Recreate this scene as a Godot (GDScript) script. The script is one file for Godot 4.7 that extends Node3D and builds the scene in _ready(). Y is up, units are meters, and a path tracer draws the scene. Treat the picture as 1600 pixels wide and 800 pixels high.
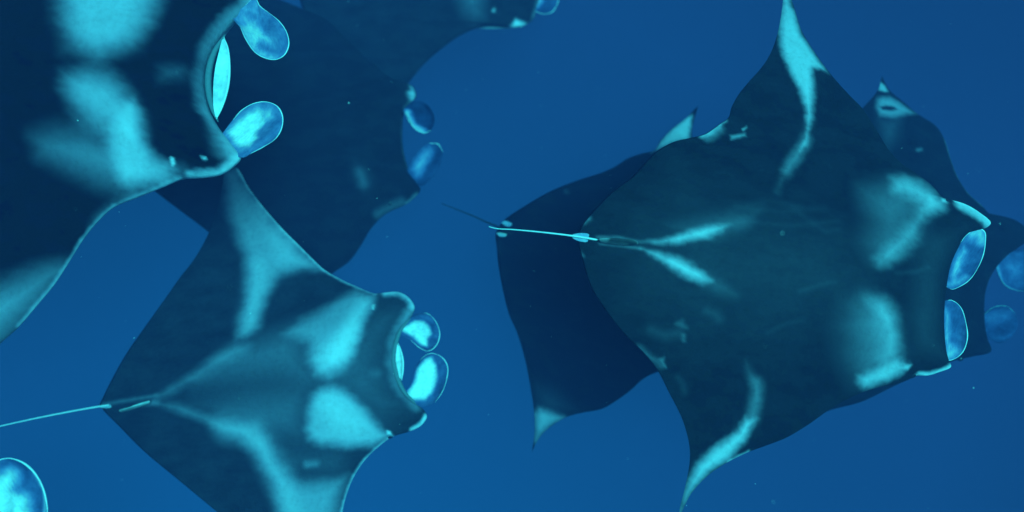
extends Node3D
# A chain of manta rays feeding in open blue water, seen from a diver's place above them.
# Each ray is described in metres in its own axes (x forward, y up through the back, z towards its right wingtip).

var skin: StandardMaterial3D
var membrane: StandardMaterial3D
var pale_edge: StandardMaterial3D
var faint_edge: StandardMaterial3D
var eye_skin: StandardMaterial3D
var wander := FastNoiseLite.new()
var fine := FastNoiseLite.new()
var count := {}


func v(x: float, y: float, z: float) -> Vector3:
	return Vector3(x, y, z)


func w(x: float, z: float) -> Vector2:
	return Vector2(x, z)


func _ready() -> void:
	var camera := Camera3D.new()
	camera.name = "camera"
	camera.fov = 40.0
	camera.near = 0.05
	camera.far = 400.0
	var lens := CameraAttributesPhysical.new()       # focused on the nearest rays, a little soft beyond
	lens.frustum_focal_length = 32.97
	lens.frustum_focus_distance = 5.3
	lens.exposure_aperture = 0.5
	camera.attributes = lens
	camera.position = Vector3(0, 9, 0)
	camera.rotation_degrees = Vector3(-58, 0, 32)
	add_child(camera)
	camera.current = true

	var sky := ProceduralSkyMaterial.new()          # the light of the surface overhead, deep blue below
	sky.sky_top_color = Color(0.008, 0.085, 0.095).linear_to_srgb()
	sky.sky_horizon_color = Color(0.0015, 0.026, 0.07).linear_to_srgb()
	sky.sky_curve = 0.25
	sky.ground_horizon_color = Color(0.0008, 0.003, 0.009).linear_to_srgb()
	sky.ground_bottom_color = Color(0.0006, 0.0295, 0.086).linear_to_srgb()
	sky.ground_curve = 1.2
	sky.sun_angle_max = 1.0
	var world := WorldEnvironment.new()
	world.name = "environment"
	var e := Environment.new()
	e.background_mode = Environment.BG_SKY
	e.sky = Sky.new()
	e.sky.sky_material = sky
	e.background_energy_multiplier = 1.0
	e.tonemap_mode = Environment.TONE_MAPPER_LINEAR
	e.tonemap_exposure = 3.5
	e.ambient_light_source = Environment.AMBIENT_SOURCE_SKY
	e.sdfgi_enabled = true
	e.ssao_enabled = true
	e.ssil_enabled = true
	e.fog_enabled = true                             # the water itself: light fades to blue within a few metres
	e.fog_density = 0.023
	e.fog_light_color = Color(0.32, 0.31, 0.95).linear_to_srgb()
	world.environment = e
	add_child(world)

	var sun := DirectionalLight3D.new()              # sunlight spread by the waves, its red already lost in the water
	sun.name = "sun"
	sun.light_color = Color(0.05, 0.86, 0.93).linear_to_srgb()
	sun.light_energy = 0.5
	sun.light_angular_distance = 22.0
	sun.shadow_enabled = true
	add_child(sun)
	sun.look_at_from_position(Vector3(1.59, 9.29, 3.24), Vector3.ZERO)

	make_materials()
	for one: Dictionary in [ray_big_right(), ray_top_left(), ray_lower_left(), ray_hazy(), ray_beneath(), ray_right_edge(), ray_top_edge(), ray_below_frame()]:
		make_ray(one)
	plankton()


func make_materials() -> void:
	wander.seed = 4
	wander.frequency = 3.0
	wander.fractal_octaves = 3
	fine.seed = 9
	fine.frequency = 16.0
	fine.fractal_octaves = 3
	var mottle := NoiseTexture2D.new()
	mottle.width = 512
	mottle.height = 512
	mottle.seamless = true
	var n := FastNoiseLite.new()
	n.seed = 21
	n.frequency = 0.02
	n.fractal_octaves = 6
	n.fractal_gain = 0.6
	mottle.noise = n
	var ramp := Gradient.new()
	ramp.offsets = PackedFloat32Array([0.0, 0.45, 1.0])
	ramp.colors = PackedColorArray([Color(0.88, 0.88, 0.88), Color(0.96, 0.96, 0.96), Color(1, 1, 1)])
	mottle.color_ramp = ramp
	var grain := NoiseTexture2D.new()
	grain.width = 512
	grain.height = 512
	grain.seamless = true
	var n2 := FastNoiseLite.new()
	n2.seed = 5
	n2.frequency = 0.06
	n2.fractal_octaves = 4
	grain.noise = n2
	skin = StandardMaterial3D.new()
	skin.vertex_color_use_as_albedo = true
	skin.albedo_texture = mottle
	skin.uv1_triplanar = true
	skin.uv1_scale = Vector3(1.3, 1.3, 1.3)
	skin.roughness = 0.62
	skin.metallic_specular = 0.06
	skin.heightmap_enabled = true
	skin.heightmap_texture = grain
	skin.heightmap_scale = 0.35
	membrane = StandardMaterial3D.new()
	membrane.vertex_color_use_as_albedo = true
	membrane.albedo_texture = mottle
	membrane.uv1_triplanar = true
	membrane.uv1_scale = Vector3(3, 3, 3)
	membrane.roughness = 0.5
	membrane.metallic_specular = 0.1
	pale_edge = StandardMaterial3D.new()
	pale_edge.albedo_color = Color(0.75, 0.75, 0.72).linear_to_srgb()
	pale_edge.roughness = 0.4
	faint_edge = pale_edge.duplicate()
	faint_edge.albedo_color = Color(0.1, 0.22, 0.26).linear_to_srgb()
	eye_skin = StandardMaterial3D.new()
	eye_skin.albedo_color = Color(0.01, 0.012, 0.015).linear_to_srgb()
	eye_skin.roughness = 0.15


# ------------------------------------------------------------------ curves and meshes

func smooth_line(points: Array, closed: bool, steps: int) -> PackedVector3Array:
	# a centripetal curve through the points, then evenly spaced samples along it
	var dense := PackedVector3Array()
	var n := points.size()
	var parts := n if closed else n - 1
	for i in parts:
		var a: Vector3 = points[(i - 1 + n) % n] if closed or i > 0 else points[0] * 2.0 - points[1]
		var b: Vector3 = points[i]
		var c: Vector3 = points[(i + 1) % n]
		var d: Vector3 = points[(i + 2) % n] if closed or i + 2 < n else points[n - 1] * 2.0 - points[n - 2]
		var t1 := sqrt(maxf(a.distance_to(b), 1e-5))
		var t2 := t1 + sqrt(maxf(b.distance_to(c), 1e-5))
		var t3 := t2 + sqrt(maxf(c.distance_to(d), 1e-5))
		for k in 12:
			var t := lerpf(t1, t2, k / 12.0)
			var p1 := a.lerp(b, t / t1)
			var p2 := b.lerp(c, (t - t1) / (t2 - t1))
			var p3 := c.lerp(d, (t - t2) / (t3 - t2))
			var q1 := p1.lerp(p2, t / t2)
			var q2 := p2.lerp(p3, (t - t1) / (t3 - t1))
			dense.append(q1.lerp(q2, (t - t1) / (t2 - t1)))
	dense.append(points[0] if closed else points[n - 1])
	var length := PackedFloat32Array([0.0])
	for i in range(1, dense.size()):
		length.append(length[i - 1] + dense[i].distance_to(dense[i - 1]))
	var total := length[-1]
	var line := PackedVector3Array()
	var at := 0
	for i in steps + 1:
		var s := total * i / steps
		while at < dense.size() - 2 and length[at + 1] < s:
			at += 1
		line.append(dense[at].lerp(dense[at + 1], clampf((s - length[at]) / maxf(length[at + 1] - length[at], 1e-6), 0, 1)))
	return line


func commit(called: String, points: PackedVector3Array, colors: PackedColorArray, index: PackedInt32Array, material: Material, parent: Node3D) -> MeshInstance3D:
	var normals := PackedVector3Array()
	normals.resize(points.size())
	for i in range(0, index.size(), 3):
		var a := points[index[i]]
		var across := (points[index[i + 2]] - a).cross(points[index[i + 1]] - a)
		for k in 3:
			normals[index[i + k]] += across
	for i in normals.size():
		normals[i] = normals[i].normalized() if normals[i].length_squared() > 1e-20 else Vector3.UP
	var arrays := []
	arrays.resize(Mesh.ARRAY_MAX)
	arrays[Mesh.ARRAY_VERTEX] = points
	arrays[Mesh.ARRAY_NORMAL] = normals
	if colors.size():
		arrays[Mesh.ARRAY_COLOR] = colors
	arrays[Mesh.ARRAY_INDEX] = index
	var mesh := ArrayMesh.new()
	mesh.add_surface_from_arrays(Mesh.PRIMITIVE_TRIANGLES, arrays)
	var o := MeshInstance3D.new()
	o.name = called
	o.mesh = mesh
	o.material_override = material
	parent.add_child(o, true)
	return o


func part_name(parent: Node3D, called: String) -> String:
	var k := 0
	var result := called
	while parent.has_node(NodePath(result)):
		k += 1
		result = "%s_%03d" % [called, k]
	return result


func tube(called: String, points: Array, radius: Callable, material: Material, parent: Node3D, closed := false, tone := Color.WHITE, steps := 90) -> MeshInstance3D:
	var line := smooth_line(points, closed, steps)
	var verts := PackedVector3Array()
	var colors := PackedColorArray()
	var index := PackedInt32Array()
	var round_ := 8
	for i in line.size():
		var forward := (line[mini(i + 1, line.size() - 1)] - line[maxi(i - 1, 0)]).normalized()
		if closed and (i == 0 or i == line.size() - 1):
			forward = (line[1] - line[line.size() - 2]).normalized()
		var side := forward.cross(Vector3.UP).normalized()
		var top := side.cross(forward)
		var r: float = radius.call(float(i) / steps)
		for k in round_:
			var turn := TAU * k / round_
			verts.append(line[i] + (side * cos(turn) + top * sin(turn)) * r)
			colors.append(tone)
	for i in steps:
		for k in round_:
			var a := i * round_ + k
			var b := i * round_ + (k + 1) % round_
			index.append_array([a, b, a + round_, b, b + round_, a + round_])
	if not closed:
		for end: int in [0, steps]:
			verts.append(line[end])
			colors.append(tone)
			for k in round_:
				var a := end * round_ + k
				var b := end * round_ + (k + 1) % round_
				index.append_array([verts.size() - 1, b, a] if end == 0 else [verts.size() - 1, a, b])
	return commit(called, verts, colors, index, material, parent)


# ------------------------------------------------------------------ skin markings: pigment of the animal

func to_polygon(at: Vector2, ring: PackedVector2Array) -> float:
	# signed distance to a closed outline, negative inside
	var best := 1e9
	var inside := false
	var b := ring[ring.size() - 1]
	for a in ring:
		var along := b - a
		var off := at - a
		best = minf(best, (off - along * clampf(off.dot(along) / maxf(along.length_squared(), 1e-9), 0, 1)).length_squared())
		if (a.y > at.y) != (b.y > at.y) and at.x < along.x * (at.y - a.y) / along.y + a.x:
			inside = not inside
		b = a
	return -sqrt(best) if inside else sqrt(best)


func to_line(at: Vector2, line: PackedVector2Array) -> float:
	var best := 1e9
	for i in line.size() - 1:
		var along := line[i + 1] - line[i]
		var off := at - line[i]
		best = minf(best, (off - along * clampf(off.dot(along) / maxf(along.length_squared(), 1e-9), 0, 1)).length_squared())
	return sqrt(best)


func ready_marks(list: Array) -> Array:
	var result := []
	for m: Array in list:
		var line := PackedVector2Array(m[3])
		var soft: float = m[2]
		var wide: float = m[4] if m.size() > 4 else 0.0
		var lo := line[0]
		var hi := line[0]
		for p in line:
			lo = lo.min(p)
			hi = hi.max(p)
		var grow := Vector2.ONE * (soft * 1.6 + wide + 0.03)
		result.append([m[0], m[1], soft, line, wide, Rect2(lo - grow, hi - lo + grow * 2.0)])
	return result


func pigment(at: Vector2, marks: Array, dark: float, pale: float, slate := 1.0) -> Color:
	var shade := 0.0
	var noise := wander.get_noise_2d(at.x * 0.8, at.y * 1.7)
	var speck := fine.get_noise_2dv(at)
	var brush := fine.get_noise_2d(at.x * 0.35 + 7.0, at.y * 1.6)
	for m: Array in marks:
		if not (m[5] as Rect2).has_point(at):
			continue
		var soft: float = m[2]
		var d: float = to_line(at, m[3]) - m[4] if m[0] == "streak" else to_polygon(at, m[3]) + soft * 0.45
		d += noise * minf(soft, 0.1) * 0.3 + brush * minf(soft, 0.1) * 0.07 + speck * minf(soft, 0.04) * 0.25
		var share: float = m[1] * (1.0 - smoothstep(-soft, soft, d))
		if m[0] == "dark":
			shade *= 1.0 - share
		else:
			shade = 1.0 - (1.0 - shade) * (1.0 - share)
	var base := dark * (1.0 + 0.45 * noise + 0.1 * brush + 0.2 * speck)
	var tone := lerpf(base, pale * (1.0 + 0.04 * speck + 0.05 * brush - 0.35 * maxf(0.0, speck - 0.4)), clampf(shade * (1.0 + 0.1 * noise), 0, 1))
	return Color(tone * lerpf(slate, 0.97, shade), tone * lerpf(slate, 1.0, shade), tone)


# ------------------------------------------------------------------ one manta ray

func thickness(c: float) -> float:
	return 2.2 * sqrt(c) * pow(1.0 - c, 1.15)


func make_ray(d: Dictionary) -> void:
	var ray := Node3D.new()
	var k: int = count.get("ray", 0)
	count["ray"] = k + 1
	ray.name = "manta_ray" if k == 0 else "manta_ray_%03d" % k
	var x := (d.forward as Vector3).normalized()
	var z := x.cross(d.up).normalized()
	ray.transform = Transform3D(Basis(x, z.cross(x), z), d.place)
	ray.set_meta("label", d.label)
	ray.set_meta("category", "manta ray")
	ray.set_meta("group", "manta rays feeding in a chain")
	add_child(ray)
	body(d, ray)
	for f: Dictionary in d.fins:
		var fin := paddle(part_name(ray, "cephalic_fin"), f.outline, f.cup, 0.014, f.tone, ready_marks(f.marks), membrane, ray, 0.05)
		var r: float = f.rim_radius
		var edge := faint_edge if f.faint else pale_edge
		tube("rim", f.rim, func(t: float) -> float: return r * sqrt(sin(PI * clampf(t, 0.02, 0.98))) * (0.75 + 0.35 * sin(t * 23.0) * sin(t * 9.0 + 1.0)), edge, fin, false, Color.WHITE, 120)
	for at: Vector3 in d.eyes:
		var eye := MeshInstance3D.new()
		eye.name = part_name(ray, "eye")
		var ball := SphereMesh.new()
		ball.radius = 0.028 * d.size
		ball.height = 0.056 * d.size
		ball.radial_segments = 20
		ball.rings = 10
		eye.mesh = ball
		eye.material_override = eye_skin
		eye.position = at
		ray.add_child(eye)
	if d.has("mouth"):
		var mouth := paddle("mouth", d.mouth, 0.03, 0.012, 0.72, [], membrane, ray)
		tube("lip", d.lip, func(t: float) -> float: return 0.008 * sqrt(sin(PI * clampf(t, 0.03, 0.97))), pale_edge, mouth)
	if d.has("jaw"):
		tube("jaw_edge", d.jaw, func(t: float) -> float: return 0.024 * sqrt(sin(PI * clampf(t, 0.01, 0.99))), membrane, ray, false, Color(0.15, 0.19, 0.21))
	if d.has("tail"):
		var r: float = d.tail_radius
		var tone: float = d.tail_tone
		tube("tail", d.tail, func(t: float) -> float: return lerpf(r, r * 0.35, t), membrane, ray, false, Color(tone, tone, tone))
	if d.has("pelvic"):
		for o: Array in d.pelvic:
			paddle(part_name(ray, "pelvic_fin"), o, 0.004, 0.008, 0.4, [], membrane, ray)
	if d.has("dorsal"):
		paddle("dorsal_fin", d.dorsal, -0.05, 0.02, 0.05, ready_marks(d.dorsal_marks), skin, ray)


func shoulders(x: float, z: float, size: float, nose: float) -> float:
	return 0.06 * size * exp(-pow((nose - 0.55 * size - x) / (0.3 * size), 2.0) - pow((absf(z) - 0.3 * size) / (0.17 * size), 2.0))


func body(d: Dictionary, ray: Node3D) -> void:
	var half: int = d.stations
	var chord: int = d.chord
	var under := chord / 3
	var mid: int = d.lead_middle
	var back: int = d.trail_middle
	var lead := smooth_line((d.lead as Array).slice(0, mid + 1), false, half)
	var lead_right := smooth_line((d.lead as Array).slice(mid), false, half)
	var trail := smooth_line((d.trail as Array).slice(0, back + 1), false, half)
	var trail_right := smooth_line((d.trail as Array).slice(back), false, half)
	lead.append_array(lead_right.slice(1))
	trail.append_array(trail_right.slice(1))
	var size: float = d.size
	var marks := ready_marks(d.marks)
	var points := PackedVector3Array()
	var colors := PackedColorArray()
	var ring := chord + under
	for i in lead.size():
		var a := lead[i]
		var b := trail[i]
		var near_tip := minf(1.0, minf(i, lead.size() - 1 - i) / (half * 0.12))
		for j in ring:
			var top := j <= chord
			var t := float(j) / chord if top else 1.0 - float(j - chord) / under
			var c := pow(t, 1.35)
			var p := a.lerp(b, c)
			var hump := exp(-pow(p.z / (0.42 * size), 2.0))
			var thick := size * thickness(c) * (0.03 + (0.25 if top else 0.22) * hump) * near_tip
			p.y += thick if top else -thick
			if top:                                      # the raised gill chambers either side of the midline
				p.y += shoulders(p.x, p.z, size, d.nose) * near_tip
			if top:
				colors.append(pigment(Vector2(p.x, p.z), marks, d.dark, 0.8, d.slate))
			else:
				var belly := 0.6 - 0.5 * smoothstep(0.72, 0.95, c) + 0.08 * wander.get_noise_2d(p.x, p.z)
				colors.append(Color(belly, belly, belly))
			points.append(p)
	var index := PackedInt32Array()
	for i in lead.size() - 1:
		for j in ring:
			var p0 := i * ring + j
			var p1 := i * ring + (j + 1) % ring
			index.append_array([p0, p0 + ring, p1, p0 + ring, p1 + ring, p1])
	commit("body", points, colors, index, skin, ray)


func paddle(called: String, outline: Array, cup: float, thick: float, tone: float, marks: Array, material: Material, parent: Node3D, roll := 0.0) -> MeshInstance3D:
	# a fleshy lobe: a lens-shaped sheet with the given outline, dished by cup metres
	var around := 96
	var rings := 22
	var edge := smooth_line(outline, true, around)
	var middle := Vector3.ZERO
	for i in around:
		middle += edge[i] / around
	var long := Vector3.ZERO
	for i in around:
		if edge[i].distance_to(middle) > long.length():
			long = edge[i] - middle
	var reach := maxf(long.length(), 0.001)
	var across := Vector3(-long.z, 0, long.x) / reach
	var points := PackedVector3Array()
	var colors := PackedColorArray()
	var index := PackedInt32Array()
	for side: float in [1.0, -1.0]:
		var first := points.size()
		for r in rings + 1:
			var f := sin(float(r) / rings * PI / 2.0)
			for i in around:
				var p := middle.lerp(edge[i], f)
				p.y += -cup * (1.0 - f * f) + side * thick * sqrt(maxf(0.0, 1.0 - f * f))
				p.y += 0.006 * wander.get_noise_2d(p.x * 3.0, p.z * 3.0) * (1.0 - f)
				var u := (p - middle).dot(long) / reach
				var s := (p - middle).dot(across)
				p.y += roll * (s / reach) * absf(s / reach) * 6.0 * (1.0 - f * f)
				points.append(p)
				var c := pigment(Vector2(p.x, p.z), marks, tone, 0.85)
				if roll > 0.0:                           # the fibres of the fin
					c *= 1.0 + 0.25 * fine.get_noise_2d(u * 0.8, s * 5.0) + 0.18 * wander.get_noise_2d(u * 3.0, s * 3.0)
				var blue := clampf(1.0 - c.g / 0.5, 0, 1) if material == membrane else 0.0
				colors.append(Color(c.r * (1.0 - 0.75 * blue), c.g * (1.0 - 0.45 * blue), c.b * (1.0 + 0.8 * blue)))
		for r in rings:
			for i in around:
				var a := first + r * around + i
				var b := first + r * around + (i + 1) % around
				if side > 0:
					index.append_array([a, a + around, b, b, a + around, b + around])
				else:
					index.append_array([a, b, a + around, b, b + around, a + around])
	# the outline may run either way round: face the upper sheet up
	var area := 0.0
	for i in around:
		area += edge[i].x * edge[i + 1].z - edge[i + 1].x * edge[i].z
	if area > 0:
		for i in range(0, index.size(), 3):
			var swap := index[i + 1]
			index[i + 1] = index[i + 2]
			index[i + 2] = swap
	return commit(called, points, colors, index, material, parent)


func plankton() -> void:
	var rng := RandomNumberGenerator.new()
	rng.seed = 77
	var mm := MultiMesh.new()
	mm.transform_format = MultiMesh.TRANSFORM_3D
	var ball := SphereMesh.new()
	ball.radius = 0.5
	ball.height = 1.0
	ball.radial_segments = 6
	ball.rings = 3
	mm.mesh = ball
	mm.instance_count = 600
	for i in mm.instance_count:
		var size := 0.0025 + 0.006 * pow(rng.randf(), 3.0)
		var at := Vector3(rng.randf_range(-6, 6), rng.randf_range(0.5, 7.5), rng.randf_range(-9, 1))
		mm.set_instance_transform(i, Transform3D(Basis.from_euler(Vector3(rng.randf() * 3, rng.randf() * 3, 0)).scaled(Vector3(size, size * 0.6, size)), at))
	var o := MultiMeshInstance3D.new()
	o.name = "plankton"
	o.multimesh = mm
	o.material_override = pale_edge
	o.set_meta("label", "tiny pale plankton specks drifting in the blue water between the rays")
	o.set_meta("category", "plankton")
	o.set_meta("kind", "stuff")
	add_child(o)


# ------------------------------------------------------------------ the eight rays

func ray_top_left() -> Dictionary:
	return {
		"label": "large close manta ray with open mouth and two round pale shoulder patches, top left",
		"place": v(-3.690, 4.438, -2.135),
		"forward": v(0.911, 0.201, -0.360),
		"up": v(-0.072, 0.937, 0.341),
		"dark": 0.007,
		"slate": 0.72,
		"stations": 260,
		"chord": 120,
		"size": 1.539,
		"lead": [v(-0.974, -0.168, -3.379), v(-0.782, -0.143, -3.116), v(-0.567, -0.118, -2.830), v(-0.334, -0.095, -2.544), v(-0.166, -0.081, -2.346), v(0.001, -0.065, -2.103), v(0.137, -0.053, -1.902), v(0.245, -0.043, -1.708), v(0.376, -0.031, -1.459), v(0.477, -0.025, -1.303), v(0.615, -0.019, -1.139), v(0.798, -0.015, -1.024), v(0.988, -0.012, -0.909), v(1.224, -0.010, -0.820), v(1.357, -0.010, -0.819), v(1.451, -0.009, -0.780), v(1.497, -0.007, -0.701), v(1.437, -0.005, -0.584), v(1.384, -0.003, -0.480), v(1.320, -0.002, -0.344), v(1.275, -0.001, -0.213), v(1.261, -0.000, -0.069), v(1.272, -0.000, -0.000), v(1.291, -0.000, 0.087), v(1.355, -0.001, 0.235), v(1.432, -0.002, 0.340), v(1.500, -0.003, 0.408), v(1.579, -0.004, 0.482), v(1.643, -0.006, 0.554), v(1.593, -0.008, 0.637), v(1.528, -0.009, 0.693), v(1.424, -0.010, 0.726), v(1.288, -0.011, 0.755), v(1.164, -0.013, 0.833), v(1.009, -0.017, 0.928), v(0.864, -0.020, 1.022), v(0.772, -0.025, 1.152), v(0.713, -0.031, 1.272), v(0.648, -0.041, 1.458), v(0.595, -0.049, 1.596), v(0.521, -0.058, 1.735), v(0.431, -0.069, 1.897), v(0.334, -0.079, 2.023), v(0.208, -0.093, 2.199), v(0.101, -0.107, 2.366), v(0.011, -0.121, 2.513)],
		"lead_middle": 22,
		"trail": [v(-0.974, -0.168, -3.379), v(-0.969, -0.110, -2.732), v(-1.039, -0.049, -1.822), v(-1.172, -0.015, -1.014), v(-1.330, -0.003, -0.474), v(-1.483, -0.000, -0.154), v(-1.537, 0.000, -0.000), v(-1.419, -0.000, 0.152), v(-1.144, -0.004, 0.452), v(-0.806, -0.016, 0.920), v(-0.440, -0.045, 1.540), v(-0.140, -0.088, 2.140), v(0.011, -0.121, 2.513)],
		"trail_middle": 6,
		"marks": [
			["patch", 0.42, 0.12, [w(0.289, -0.488), w(0.892, -0.697), w(0.955, -0.447), w(0.963, -0.227), w(0.913, -0.064), w(0.830, 0.046), w(0.702, 0.105), w(0.575, 0.076), w(0.472, -0.001), w(0.415, -0.123)]],
			["patch", 0.2, 0.14, [w(0.181, -0.482), w(0.892, -0.697), w(0.974, -0.424), w(0.921, -0.009), w(0.703, 0.150), w(0.471, 0.104)]],
			["patch", 0.5, 0.12, [w(0.510, 0.245), w(0.671, 0.184), w(0.809, 0.178), w(0.916, 0.237), w(0.987, 0.335), w(1.042, 0.453), w(1.075, 0.577), w(1.039, 0.651), w(0.862, 0.626), w(0.708, 0.561), w(0.589, 0.472), w(0.530, 0.364)]],
			["patch", 0.55, 0.07, [w(0.968, 0.299), w(1.042, 0.453), w(1.068, 0.579), w(1.137, 0.655), w(1.223, 0.684), w(1.263, 0.723), w(1.203, 0.805), w(1.101, 0.847), w(0.921, 0.886), w(0.850, 0.809), w(0.803, 0.657), w(0.851, 0.492), w(0.904, 0.358)]],
			["patch", 0.38, 0.2, [w(0.325, 0.658), w(0.491, 0.590), w(0.670, 0.553), w(0.861, 0.588), w(1.077, 0.643), w(1.158, 0.819), w(0.967, 0.918), w(0.798, 0.913), w(0.573, 0.858), w(0.367, 0.773)]],
			["patch", 0.22, 0.12, [w(1.073, 0.070), w(1.191, 0.008), w(1.204, 0.103), w(1.088, 0.164)]],
			["patch", 0.75, 0.008, [w(1.215, 0.647), w(1.246, 0.649), w(1.258, 0.689), w(1.235, 0.716)]],
			["patch", 0.7, 0.008, [w(1.413, 0.611), w(1.453, 0.610), w(1.454, 0.633), w(1.423, 0.633)]],
			["streak", 0.55, 0.06, [w(1.490, -0.689), w(1.439, -0.573), w(1.387, -0.469), w(1.330, -0.345), w(1.300, -0.206), w(1.288, -0.073), w(1.313, 0.084), w(1.377, 0.232), w(1.454, 0.337), w(1.524, 0.414), w(1.611, 0.506)], 0.035],
			["streak", 0.5, 0.1, [w(1.433, 0.238), w(1.515, 0.372), w(1.592, 0.504)], 0.05],
			["streak", 0.85, 0.03, [w(1.339, 0.743), w(1.424, 0.726), w(1.528, 0.693), w(1.593, 0.637), w(1.643, 0.554)], 0.022],
			["streak", 0.35, 0.1, [w(1.281, 0.779), w(1.128, 0.890), w(0.961, 1.014), w(0.841, 1.163)], 0.04],
			["streak", 0.55, 0.02, [w(1.272, 0.762), w(1.164, 0.833), w(1.009, 0.928), w(0.864, 1.022), w(0.772, 1.152), w(0.713, 1.272), w(0.648, 1.458), w(0.595, 1.596), w(0.521, 1.735), w(0.431, 1.897)], 0.006],
			["patch", 0.45, 0.2, [w(0.033, 1.720), w(0.264, 1.625), w(0.413, 1.541), w(0.565, 1.464), w(0.687, 1.438), w(0.544, 1.738), w(0.455, 1.898), w(0.359, 2.024), w(0.126, 2.364)]]],
		"fins": [{"outline": [v(1.373, 0.026, -0.491), v(1.447, 0.028, -0.409), v(1.507, 0.028, -0.320), v(1.584, 0.029, -0.239), v(1.660, 0.029, -0.205), v(1.739, 0.029, -0.202), v(1.795, 0.029, -0.246), v(1.811, 0.028, -0.331), v(1.778, 0.027, -0.424), v(1.705, 0.026, -0.507), v(1.619, 0.025, -0.562), v(1.544, 0.025, -0.608), v(1.494, 0.023, -0.670), v(1.443, 0.025, -0.598)], "cup": 0.04, "tone": 0.22, "rim": [v(1.447, 0.028, -0.409), v(1.507, 0.028, -0.320), v(1.584, 0.029, -0.239), v(1.660, 0.029, -0.205), v(1.739, 0.029, -0.202), v(1.795, 0.029, -0.246), v(1.811, 0.028, -0.331), v(1.778, 0.027, -0.424), v(1.705, 0.026, -0.507), v(1.619, 0.025, -0.562), v(1.544, 0.025, -0.608), v(1.494, 0.023, -0.670), v(1.443, 0.025, -0.598)], "rim_radius": 0.0046, "faint": false, "marks": [
			["patch", 0.45, 0.04, [w(1.443, -0.513), w(1.540, -0.497), w(1.613, -0.414), w(1.699, -0.355), w(1.689, -0.312), w(1.609, -0.341), w(1.566, -0.283), w(1.506, -0.346), w(1.451, -0.430)]],
			["streak", 0.5, 0.05, [w(1.451, -0.430), w(1.533, -0.308), w(1.616, -0.239), w(1.714, -0.214)], 0.008]]}, {"outline": [v(1.489, 0.026, 0.431), v(1.510, 0.028, 0.361), v(1.541, 0.028, 0.294), v(1.587, 0.029, 0.214), v(1.652, 0.030, 0.156), v(1.737, 0.030, 0.128), v(1.818, 0.030, 0.146), v(1.872, 0.029, 0.211), v(1.886, 0.028, 0.306), v(1.857, 0.027, 0.392), v(1.790, 0.026, 0.459), v(1.724, 0.025, 0.511), v(1.667, 0.024, 0.557), v(1.583, 0.024, 0.541)], "cup": 0.05, "tone": 0.22, "rim": [v(1.541, 0.028, 0.294), v(1.587, 0.029, 0.214), v(1.652, 0.030, 0.156), v(1.737, 0.030, 0.128), v(1.818, 0.030, 0.146), v(1.872, 0.029, 0.211), v(1.886, 0.028, 0.306), v(1.857, 0.027, 0.392), v(1.790, 0.026, 0.459), v(1.724, 0.025, 0.511), v(1.667, 0.024, 0.557)], "rim_radius": 0.0046, "faint": false, "marks": [
			["patch", 0.8, 0.03, [w(1.506, 0.385), w(1.544, 0.308), w(1.606, 0.216), w(1.677, 0.167), w(1.719, 0.195), w(1.754, 0.277), w(1.715, 0.355), w(1.742, 0.399), w(1.695, 0.477), w(1.598, 0.482)]],
			["patch", 0.4, 0.04, [w(1.677, 0.167), w(1.790, 0.164), w(1.828, 0.242), w(1.745, 0.278)]]]}],
		"mouth": [v(1.343, 0.029, -0.310), v(1.383, 0.029, -0.254), v(1.426, 0.030, -0.119), v(1.448, 0.030, 0.003), v(1.451, 0.030, 0.102), v(1.443, 0.029, 0.216), v(1.424, 0.028, 0.296), v(1.393, 0.029, 0.233), v(1.363, 0.030, 0.115), v(1.340, 0.030, -0.030), v(1.335, 0.030, -0.181)],
		"lip": [v(1.350, 0.039, -0.315), v(1.395, 0.039, -0.235), v(1.435, 0.040, -0.105), v(1.457, 0.040, 0.022), v(1.460, 0.040, 0.120), v(1.450, 0.039, 0.229), v(1.431, 0.038, 0.310)],
		"jaw": [v(1.345, 0.018, -0.347), v(1.302, 0.019, -0.207), v(1.293, 0.020, -0.063), v(1.322, 0.020, 0.092), v(1.380, 0.019, 0.231), v(1.439, 0.018, 0.319)],
		"nose": 1.272,
		"eyes": [v(1.220, -0.009, 0.685), v(0.917, -0.008, -0.737)],
	}


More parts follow.
